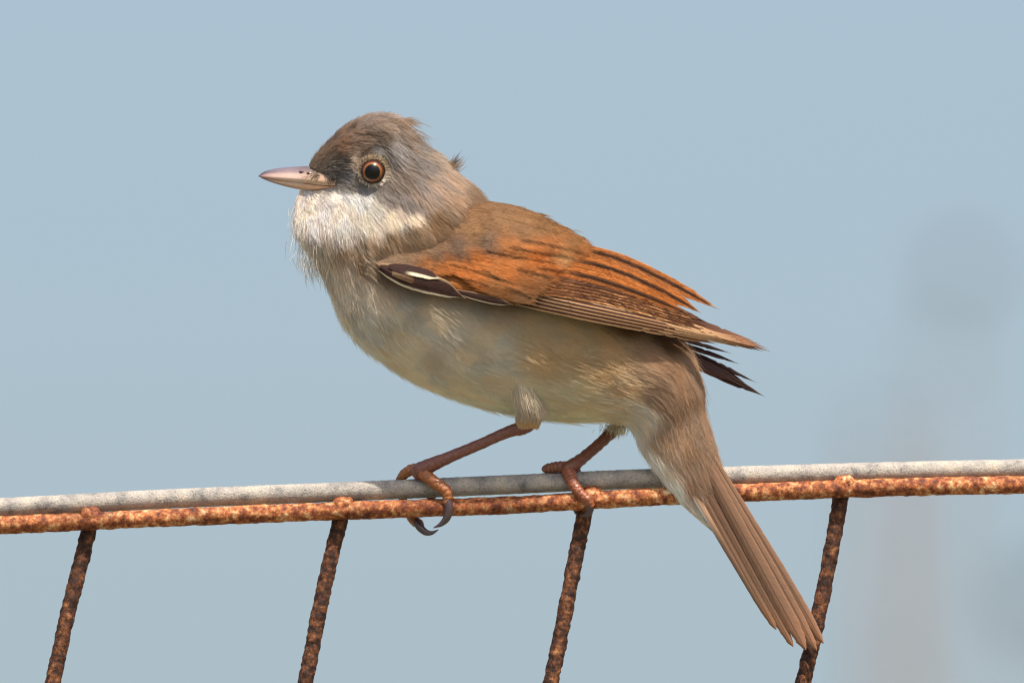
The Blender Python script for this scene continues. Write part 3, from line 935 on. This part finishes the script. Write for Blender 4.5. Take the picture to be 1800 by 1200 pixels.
# primaries: the lowest lies deepest
for k in range(8):
    f = k / 7.0
    tipx = [1262, 1300, 1328, 1345, 1358, 1352, 1340, 1326][k]
    tipy = [605, 611, 616, 619, 619, 613, 606, 599][k]
    b0 = (905 + 6 * k, 533 - 5.2 * k)
    m1 = (1057, 563 - 6.2 * k)
    m2 = (1173, 585 - 5.2 * k)
    m3 = (1252, 598 - 2.9 * k)
    pts = [b0, m1, m2, m3, (tipx, tipy)] if tipx > 1275 else [b0, m1, m2, (tipx, tipy)]
    add('primary_feather', pts, 8, 6.5, c_primary, 1.0 + 0.75 * k, barbs=0, tip=0.16, camber=0.8, n=64, m=13, fray=0.5)
# secondaries
for k in range(5):
    pts = [(905 + 6 * k, 508 - 6.0 * k), (1040, 524 - 5.4 * k), (1140, 548 - 5 * k), (1232 + 8 * (k % 2), 578 - 4.6 * k)]
    add('secondary_feather', pts, 9, 7, c_secondary, 6.8 + 0.8 * k, barbs=500, tip=0.14, camber=1.0)
# tertials
add('tertial_feather', [(895, 458), (1040, 487), (1135, 519), (1212, 552)], 13, 14, c_tertial(), 10.6, barbs=2600, tip=0.2, camber=2.4)
add('tertial_feather', [(905, 440), (1060, 467), (1160, 508), (1234, 551)], 12, 14, c_tertial(), 11.8, barbs=2600, tip=0.2, camber=2.4)
add('tertial_feather', [(925, 421), (1075, 450), (1180, 497), (1265, 545)], 9, 13, c_tertial(lin((170, 110, 62))), 13.0, barbs=2600, tip=0.25, camber=2.2)
# greater coverts: from the lowest up
gc = [((745, 487), (905, 531)), ((740, 477), (918, 520)), ((742, 468), (932, 508)), ((752, 458), (944, 496)),
      ((770, 448), (956, 482)), ((795, 438), (966, 468)), ((822, 428), (978, 455)), ((850, 420), (992, 443)), ((872, 410), (1008, 430))]
for k, (p0, p1) in enumerate(gc):
    mid = ((p0[0] + p1[0]) / 2, (p0[1] + p1[1]) / 2 - 3)
    add('greater_covert', [p0, mid, p1], 11, 12, c_covert, 7 + 0.7 * k, barbs=0, tip=0.24, camber=1.8, fray=1.0)
# alula and primary coverts at the bend of the wing
add('primary_covert', [(800, 512), (855, 526), (903, 536)], 7, 6.5, c_alula, 15, tip=0.4, camber=1.0, fray=0.15)
add('alula_feather', [(668, 472), (718, 494), (770, 508), (820, 525)], 23, 13, c_alula, 19, tip=0.45, camber=0.5, fray=0.25)
add('alula_feather', [(684, 468), (715, 474), (746, 481), (776, 491)], 9, 9, c_alula_small, 22, tip=0.3, camber=0.5, fray=0.25)

s4 = np.linspace(0, 1, 4)
P_, C_, R_ = [], [], []
for V, C, cnt in SOFT:          # loose barbs, thickest towards the base of each feather
    n, m = V.shape[:2]
    i = np.clip((rng.random(cnt) ** 1.7 * (n - 8)).astype(int) + 2, 0, n - 5); j = rng.integers(1, m - 1, cnt)
    f_ = rng.random((cnt, 1))
    p = V[i, j] * (1 - f_) + V[i + 1, j] * f_
    t_ = norm(V[i + 4, j] - V[i, j])
    out = norm(V[i, np.clip(j + np.where(j > m // 2, 1, -1), 0, m - 1)] - V[i, j])
    d = norm(t_ + out * 0.10 + rng.normal(0, 0.02, (cnt, 3)))
    Ln = 8 + 12 * rng.random(cnt)
    q = p[:, None, :] + d[:, None, :] * (Ln[:, None] * s4[None, :])[..., None] + np.array([0, 0, -1.0]) * (0.3 + 0.8 * np.sin(s4 * 2.6))[None, :, None]
    P_.append(q); C_.append(np.clip(C[i, j] * (1 + rng.normal(0, 0.2, (cnt, 1))), 0.003, .9)[:, None, :].repeat(4, 1))
    R_.append((0.22 + 0.12 * rng.random(cnt))[:, None] * np.interp(s4, [0, .6, 1], [1, .9, .2])[None, :])
o = hair_obj('barbs', L3(np.vstack(P_)), np.vstack(R_) * S, np.vstack(C_), PLUME, wing)
o['kind'] = 'stuff'

# small coverts and scapulars: soft brown feathering over the shoulder
def in_poly(x, y, poly):
    ins = np.zeros(len(x), bool); n = len(poly)
    for k in range(n):
        x0, y0 = poly[k]; x1, y1 = poly[(k + 1) % n]
        cnd = ((y0 > y) != (y1 > y)) & (x < (x1 - x0) * (y - y0) / (y1 - y0 + 1e-9) + x0)
        ins ^= cnd
    return ins
SH_POLY = [(640, 446), (668, 418), (720, 398), (790, 376), (862, 354), (930, 374), (985, 404), (1024, 426), (1000, 444), (985, 452), (965, 468), (948, 486),
           (930, 504), (905, 528), (872, 520), (838, 510), (815, 492), (785, 474), (752, 478), (700, 490), (676, 478), (652, 464)]
WPAL = np.array([(660,445,150,128,106),(700,420,146,122,98),(760,400,144,114,84),(860,370,138,106,76),(940,395,138,104,70),(1000,420,146,104,64),(900,400,138,106,74),
 (820,405,140,108,76),(720,440,140,116,92),(790,432,104,88,76),(840,424,108,90,76),(750,442,124,104,86),(690,452,130,110,90),
 (735,458,164,108,62),(770,466,180,110,52),(830,455,186,114,54),(880,476,184,112,52),(860,505,164,112,66),(900,518,170,128,92),(930,450,190,110,46),(960,468,184,106,46),
 (890,432,168,108,60),(950,428,166,104,56),(820,490,180,108,50),(800,478,184,108,48),(940,490,146,100,60),(905,495,162,106,60),(970,452,196,150,100),(1005,436,170,108,56)], float)
WPC = lin(WPAL[:, 2:5])
WPC = WPC * 0.80 + lin((146, 108, 74)) * 0.20
n = 230000
x = 640 + 384 * rng.random(n); y = 350 + 180 * rng.random(n)
jx = rng.normal(0, 7, n)
ok = in_poly(x + np.where(x > 880, jx, jx * 0.3), y, SH_POLY)
x, y = x[ok], y[ok]; n = len(x)
cov = np.clip((y - (438 - (x - 800) * 0.02)) / 16, 0, 1) * np.clip((x - 700) / 40, 0, 1)      # 1 on the rufous coverts
gx_, gy_ = x / 26.0, (y - 0.22 * x) / 9.0
row = np.floor(gy_).astype(int); cell = np.floor(gx_ + 0.5 * (row % 2)).astype(int)
cid = (row * 7919 + cell * 104729) % 4099
c = np.random.default_rng(5).random((4099, 5))[cid]
sl = 0.18 + 0.26 * np.clip((x - 820) / 180, 0, 1) * (1 - cov) + 0.10 * cov + 0.05 * (c[:, 1] - 0.5) + rng.normal(0, 0.06, n)
sl = np.where(x < 720, sl + 0.12, sl)
Ln = (15 + 12 * rng.random(n)) * (0.85 + 0.3 * c[:, 2])
s5 = np.linspace(0, 1, 5)
X = x[:, None] + Ln[:, None] * s5; Y = y[:, None] + (Ln * sl)[:, None] * s5
xb = np.interp(y, [404, 426, 452, 486, 528], [990, 1024, 985, 948, 905])
fb = np.clip((xb - x) / 70, 0, 1)
hgt = (17 - 3.5 * cov + 0.9 * c[:, 0]) * np.clip((x - 636) / 50, 0.25, 1) * fb + (13.4 - 3.0 * np.clip((y - 440) / 80, 0, 1)) * (1 - fb)
D = wing_depth(X, Y) - hgt[:, None] - (0.6 + 1.6 * fb)[:, None] * np.sin(s5 * 2.6)[None, :] + rng.normal(0, 0.6, (n, 1)) * s5 ** 2
q2 = np.stack([x, y], -1) + rng.normal(0, 3.5, (n, 2))
base_c = np.empty((n, 3))
for a0 in range(0, n, 20000):
    qq = q2[a0:a0 + 20000]
    w_ = (((qq[:, None, :] - WPAL[None, :, :2]) ** 2).sum(-1) + 30.0) ** -2.0
    base_c[a0:a0 + 20000] = (w_ @ WPC) / w_.sum(1, keepdims=True)
streak = np.where((gy_ - row < 0.22) & (c[:, 3] < 0.40), 0.68, 1.0) * cov + (1 - cov)
for ln_ in ([(880, 432), (930, 439), (992, 449)], [(842, 440), (900, 449), (962, 458)], [(900, 419), (955, 426), (1008, 438)], [(925, 466), (975, 474)], [(835, 470), (868, 492)],
            [(780, 462), (830, 476), (880, 492)], [(868, 500), (900, 512), (912, 520)], [(800, 486), (845, 499)], [(895, 470), (945, 482)]):
    lx, ly = zip(*ln_)
    dy_ = np.abs(y + rng.normal(0, 1.0, n) - np.interp(x, lx, ly))
    on_ = (x > lx[0]) & (x < lx[-1])
    streak = np.where(on_ & (dy_ < 2.6), streak * 0.42, streak)
cc = base_c * (1 + 0.22 * (c[:, 4] - 0.5) + rng.normal(0, 0.11, n))[:, None] * streak[:, None]
cc = np.clip(cc[:, None, :] * np.interp(s5, [0, .4, 1], [0.85, .97, 1.06])[None, :, None], 0.003, 0.95)
rr = (0.34 + 0.16 * rng.random(n))[:, None] * np.interp(s5, [0, .5, 1], [1, .85, .2])[None, :]
o = hair_obj('small_coverts', L3(np.stack([X, Y, D], -1)), rr * S, cc, PLUME, wing)
o['kind'] = 'stuff'

# far wing: folded on the other flank, brown tips, darkened in colour for shade, show below the near wing
wing2 = wing_pad(-1, 'wing')
def c_far_shade(u, v, i):
    c = mixc(lin((62, 42, 36)), lin((40, 28, 28)), smooth(-0.2, 0.3, v))
    return mixc(c, lin((120, 92, 74)), 0.5 * smooth(0.9, 1.0, u))
far = [([(1030, 545), (1130, 575), (1220, 602), (1290, 622)], 4.0), ([(1040, 555), (1140, 588), (1232, 616), (1304, 641)], 4.5), ([(1045, 560), (1150, 598), (1240, 632), (1334, 674)], 6),
       ([(1045, 565), (1150, 604), (1240, 640), (1326, 684)], 7), ([(1045, 570), (1150, 610), (1245, 648), (1347, 698)], 11), ([(1045, 575), (1150, 612), (1240, 648), (1310, 680)], 6)]
for k, (pts, w) in enumerate(far):
    feather('primary_feather', pts, w, w, c_far_shade, wing2, depth=[92, 70, 40 - 2 * k, 8 - 3 * k], tip=0.25, camber=1.2, fray=0.9, seed=200 + k, base=0.5)

# ------------------------------------------------------------------ tail
TB = lin((124, 95, 75)); TBE = lin((150, 112, 88)); TD = lin((74, 54, 44))
def c_tail(shift):
    def f(u, v, i):
        c = mixc(TB, TD, 0.55 * smooth(0.1, 0.9, v * shift))
        c = mixc(c, TBE, 0.8 * smooth(0.7, 1.0, abs(v)))
        c = mixc(c, lin((170, 118, 84)), 0.35 * smooth(0.7, 1.0, u))
        return mixc(c, TD, 0.75 if abs(v) < 0.09 else 0)
    return f
def c_outer(u, v, i):
    c = mixc(lin((176, 140, 112)), lin((232, 226, 214)), smooth(0.2, 0.7, -v))
    return mixc(c, TB, 0.95 * smooth(0.38, 0.6, u))
tailV, tailF = tube([(1196, 720, -44, 30), (1225, 800, -54, 24), (1262, 880, -60, 20), (1300, 950, -66, 15), (1330, 1005, -70, 4)], 40, 20, squash=0.35)
tail = mesh_obj('tail', L3(tailV), tailF, SKIN, bird, col=np.tile(lin((140, 108, 80)), (len(tailV), 1)))
tf = [  # points, upper(right) width, lower(left) width, layer
 ([(1154, 772), (1218, 868), (1288, 982), (1352, 1090)], 9, 6, 0, c_outer),
 ([(1188, 790), (1258, 915), (1316, 1022), (1364, 1106)], 11, 8, 2, c_tail(1)),
 ([(1198, 790), (1272, 915), (1335, 1030), (1394, 1136)], 9, 9, 4, c_tail(2)),
 ([(1244, 790), (1314, 905), (1385, 1022), (1447, 1130)], 8, 11, 2, c_tail(-1)),
 ([(1236, 790), (1306, 912), (1374, 1030), (1435, 1142)], 9, 12, 5, c_tail(-1)),
 ([(1222, 785), (1291, 912), (1355, 1030), (1416, 1141)], 14, 12, 8, c_tail(-1)),
]
for k, (pts, wu, wl, lay, cf) in enumerate(tf):
    dep = np.array([-62, -72, -78, -84]) - lay * 0.9
    o, V, C = feather('tail_feather', pts, wu, wl, cf, tail, depth=dep, tip=0.035, camber=3.0, fray=0.3, seed=300 + k, n=90, m=17, base=0.6, blunt=True)
# ------------------------------------------------------------------ legs
LC = lin((122, 74, 60)); LC2 = lin((158, 96, 52)); CLC = lin((72, 56, 58))
def limb(name, pts, n, parent, col, mat=LEG, seg=18, ridge=0.035, ridge_len=8.0, squash=1.0, bump=0.7):
    pts = [(x, y, d - 24 * min(max((y - 745) / 75.0, 0), 1), r * (0.86 if name == 'toe' else 0.9 if name == 'leg' else 1.0)) for x, y, d, r in pts]
    V, F = tube(pts, n, seg, bump, 0.16, len(pts) * 3.1, ridge, ridge_len, squash)
    return mesh_obj(name, L3(V), F, mat, parent, col=np.tile(col, (len(V), 1)))
# near leg
leg = limb('leg', [(945, 715, -66, 15), (936, 736, -58, 16), (922, 749, -52, 15), (895, 758, -46, 11.5), (840, 782, -34, 10.5), (790, 803, -22, 11.5), (756, 818, -12, 14.5),
                   (738, 827, -6, 16), (728, 834, -2, 12)], 90, bird, LC, ridge=0.02, ridge_len=17)
# toes: one over the near side, two round the far side, one along the top
limb('toe', [(738, 826, -6, 14), (752, 838, -16, 13), (768, 850, -26, 12.5), (783, 861, -30, 12), (787, 875, -30, 10.5), (784, 886, -30, 9)], 50, leg, LC2, ridge=0.05, ridge_len=7.5)
limb('toe', [(736, 824, -4, 13), (722, 826, 4, 11.5), (708, 836, 14, 10), (702, 852, 27, 9), (708, 876, 30, 9), (718, 900, 26, 9.5), (728, 914, 14, 10.5), (738, 922, 4, 9.5), (740, 926, 0, 7)], 80, leg, lin((150, 92, 50)), ridge=0.05, ridge_len=7.5)
limb('toe', [(744, 828, 0, 12), (752, 836, 12, 10.5), (756, 850, 26, 9.5), (758, 876, 30, 9), (756, 896, 26, 8.5), (754, 902, 22, 6)], 60, leg, LC, ridge=0.05, ridge_len=7.5)
limb('claw', [(786, 878, -30, 8.5), (789, 894, -31, 8.2), (785, 910, -30, 6.8), (776, 920, -28, 4.4), (762, 927, -26, 0.7)], 40, leg, CLC, CLAW, ridge=0, bump=0.2)
limb('claw', [(732, 916, 4, 7.5), (739, 927, -1, 7), (749, 935, -4, 5.6), (759, 936, -6, 3.6), (771, 930, -8, 0.6)], 40, leg, CLC, CLAW, ridge=0, bump=0.2)
# far leg
leg2 = limb('leg', [(1092, 742, 38, 12), (1078, 757, 32, 12), (1062, 772, 26, 11.5), (1040, 792, 18, 11), (1020, 808, 8, 12), (1004, 820, 0, 14.5), (992, 828, -4, 14)], 70, bird, lin((116, 66, 46)), ridge=0.03, ridge_len=15)
limb('toe', [(1000, 822, 0, 13), (984, 820, 2, 11.5), (970, 822, 6, 11), (960, 824, 8, 9.5), (957, 828, 10, 7)], 50, leg2, lin((122, 72, 48)), ridge=0.05, ridge_len=7)
limb('toe', [(998, 826, -4, 14), (1003, 840, -16, 13), (1010, 854, -26, 12), (1021, 868, -31, 11), (1033, 878, -34, 10.5), (1040, 890, -32, 8)], 60, leg2, lin((142, 80, 50)), ridge=0.05, ridge_len=7)
limb('toe', [(1003, 822, 2, 12), (1014, 832, 14, 10), (1018, 852, 28, 9), (1016, 876, 28, 9), (1010, 890, 20, 7)], 60, leg2, LC, ridge=0.05, ridge_len=7)
limb('claw', [(1036, 884, -33, 7.5), (1037, 896, -30, 6.4), (1030, 904, -27, 4.4), (1020, 907, -25, 0.7)], 36, leg2, CLC, CLAW, ridge=0, bump=0.2)
limb('claw', [(1012, 888, 20, 7.0), (1016, 900, 10, 6), (1024, 906, 2, 3.8), (1032, 906, -4, 0.7)], 36, leg2, CLC, CLAW, ridge=0, bump=0.2)

# feathered thigh over the near leg joint
n = 17000
u = rng.random(n)
ax = np.stack([np.interp(u, [0, .45, .75, 1], [900, 920, 932, 930]), np.interp(u, [0, .45, .75, 1], [628, 684, 716, 742]), np.interp(u, [0, .45, .75, 1], [-104, -98, -86, -62])], -1)
ra = np.interp(u, [0, .45, .75, 1], [10, 20, 21, 16])
ph = rng.random(n) * 2 * np.pi
nv_ = np.stack([np.cos(ph), np.zeros(n), np.sin(ph)], -1)
base = ax + nv_ * ra[:, None] * 0.85
dv = norm(np.array([0.30, 1.0, 0.25]) + nv_ * 0.05 + rng.normal(0, 0.12, (n, 3)) + np.where(u[:, None] > 0.75, np.array([-0.45, 0, 0]), 0))
Ln = np.interp(u, [0, .5, .8, 1], [46, 34, 20, 12]) * (0.75 + 0.5 * rng.random(n))
q = base[:, None, :] + dv[:, None, :] * (Ln[:, None] * s4[None, :])[..., None] + nv_[:, None, :] * (2.5 * np.sin(s4 * 2.6))[None, :, None]
cth = (lin((238, 228, 206)) * (1 - u[:, None] * .8) + lin((190, 170, 150)) * u[:, None] * .8) * (1 + rng.normal(0, 0.15, (n, 1)))
cth = np.where(u[:, None] > 0.82, lin((228, 200, 158)) * (1 + rng.normal(0, 0.15, (n, 1))), cth)
o = hair_obj('thigh_feathers', L3(q), (0.34 * np.interp(s4, [0, .6, 1], [1, .9, .2]))[None, :].repeat(n, 0) * S, np.clip(cth, .003, .95)[:, None, :].repeat(4, 1), PLUME, bird)
o['kind'] = 'stuff'

# ------------------------------------------------------------------ dry plants far out of focus behind the fence
def bg_point(px, py, dist):
    """a point on the line of sight of a photo pixel, at a distance along the view axis"""
    k = dist / DIST
    x = (px - 900) * S * k; up = (600 - py) * S * k
    cz, cy = camo.location.z, camo.location.y
    return Vector((x, cy + dist * math.cos(PITCH) - up * math.sin(PITCH), cz + dist * math.sin(PITCH) + up * math.cos(PITCH)))

def tube_world(pts, n, seg=10):
    C = catmull(np.array(pts, float), n)
    X = C[:, :3]; T = norm(np.gradient(X, axis=0))
    A = norm(np.cross(T, [0.3, 1.0, 0.1])); B = np.cross(T, A)
    V = np.concatenate([X[:, None, :] + C[:, 3][:, None, None] * (A[:, None, :] * np.cos(a) + B[:, None, :] * np.sin(a)) for a in np.linspace(0, 2 * np.pi, seg, endpoint=False)], 1)
    return V.reshape(-1, 3), grid_faces(n, seg)

def dry_plant(label, top, foot_dx, r0, r1, heads, seed):
    r = random.Random(seed)
    o = empty('dry_plant')
    foot = Vector((top.x + foot_dx, top.y + 0.03, 0))
    o.location = foot
    tag(o, label, 'plant')
    t = top - foot
    pts = [(0, 0, -0.02, r0), (t.x * .2 + .01, 0, t.z * .35, r0 * .9), (t.x * .55 - .01, t.y * .5, t.z * .7, (r0 + r1) / 2), (t.x, t.y, t.z, r1)]
    V, F = tube_world(pts, 40)
    mesh_obj('stem', V, F, DRYSTEM, o)
    for (dx, dz, size) in heads:      # umbels: a ray of stalks, each carrying a knot of seeds
        c = Vector((t.x + dx, t.y, t.z + dz))
        VV, FF = [], []
        root = c - Vector((0, 0, size * 0.9))
        for k in range(26):
            a = r.random() * 2 * math.pi; q = math.sqrt(r.random()) * size
            e = c + Vector((math.cos(a) * q, math.sin(a) * q, size * 0.25 * (1 - (q / size) ** 2) + r.uniform(-.2, .2) * size))
            v, f = tube_world([(*root, .0009), (*(root.lerp(e, .5) + Vector((0, 0, -.1 * size))), .0008), (*e, .0008)], 6, 5)
            b0 = len(VV); VV += [tuple(z) for z in v]; FF += [tuple(i + b0 for i in z) for z in f]
            for _ in range(9):
                p = e + Vector((r.gauss(0, 1), r.gauss(0, 1), r.gauss(0, .6))) * size * 0.12
                w = size * 0.07
                b0 = len(VV)
                VV += [tuple(p + Vector(z) * w) for z in ((1, 0, 0), (-1, 0, 0), (0, 1, 0), (0, -1, 0), (0, 0, 1.3), (0, 0, -1.3))]
                FF += [tuple(i + b0 for i in z) for z in ((0, 2, 4), (2, 1, 4), (1, 3, 4), (3, 0, 4), (2, 0, 5), (1, 2, 5), (3, 1, 5), (0, 3, 5))]
        mesh_obj('seed_head', VV, FF, DRYHEAD, o)
        if abs(dx) > 1e-4 or dz < 0:
            v, f = tube_world([(t.x * .8, t.y * .8, (t.z + dz) * .86, r1 * .8), (t.x + dx * .6, t.y, t.z + dz - size * 1.3, r1 * .7), (*root, r1 * .5)], 12, 8)
            mesh_obj('stalk', v, f, DRYSTEM, o)
    return o

dry_plant('tall thin plant stem with a grey seed head, blurred far behind the fence', bg_point(1690, 470, 13.0), -0.14, .003, .0018, [(0, 0, .0135), (-.012, -.04, .006)], 1)
dry_plant('thick pinkish brown plant stem, blurred far behind the fence', bg_point(1545, 760, 13.0), 0.10, .0072, .0055, [(0, 0, .010)], 2)
dry_plant('low plant with a dark seed head, blurred beside the thick pinkish stem', bg_point(1830, 1050, 13.0), 0.04, .004, .003, [(0, 0, .020)], 3)
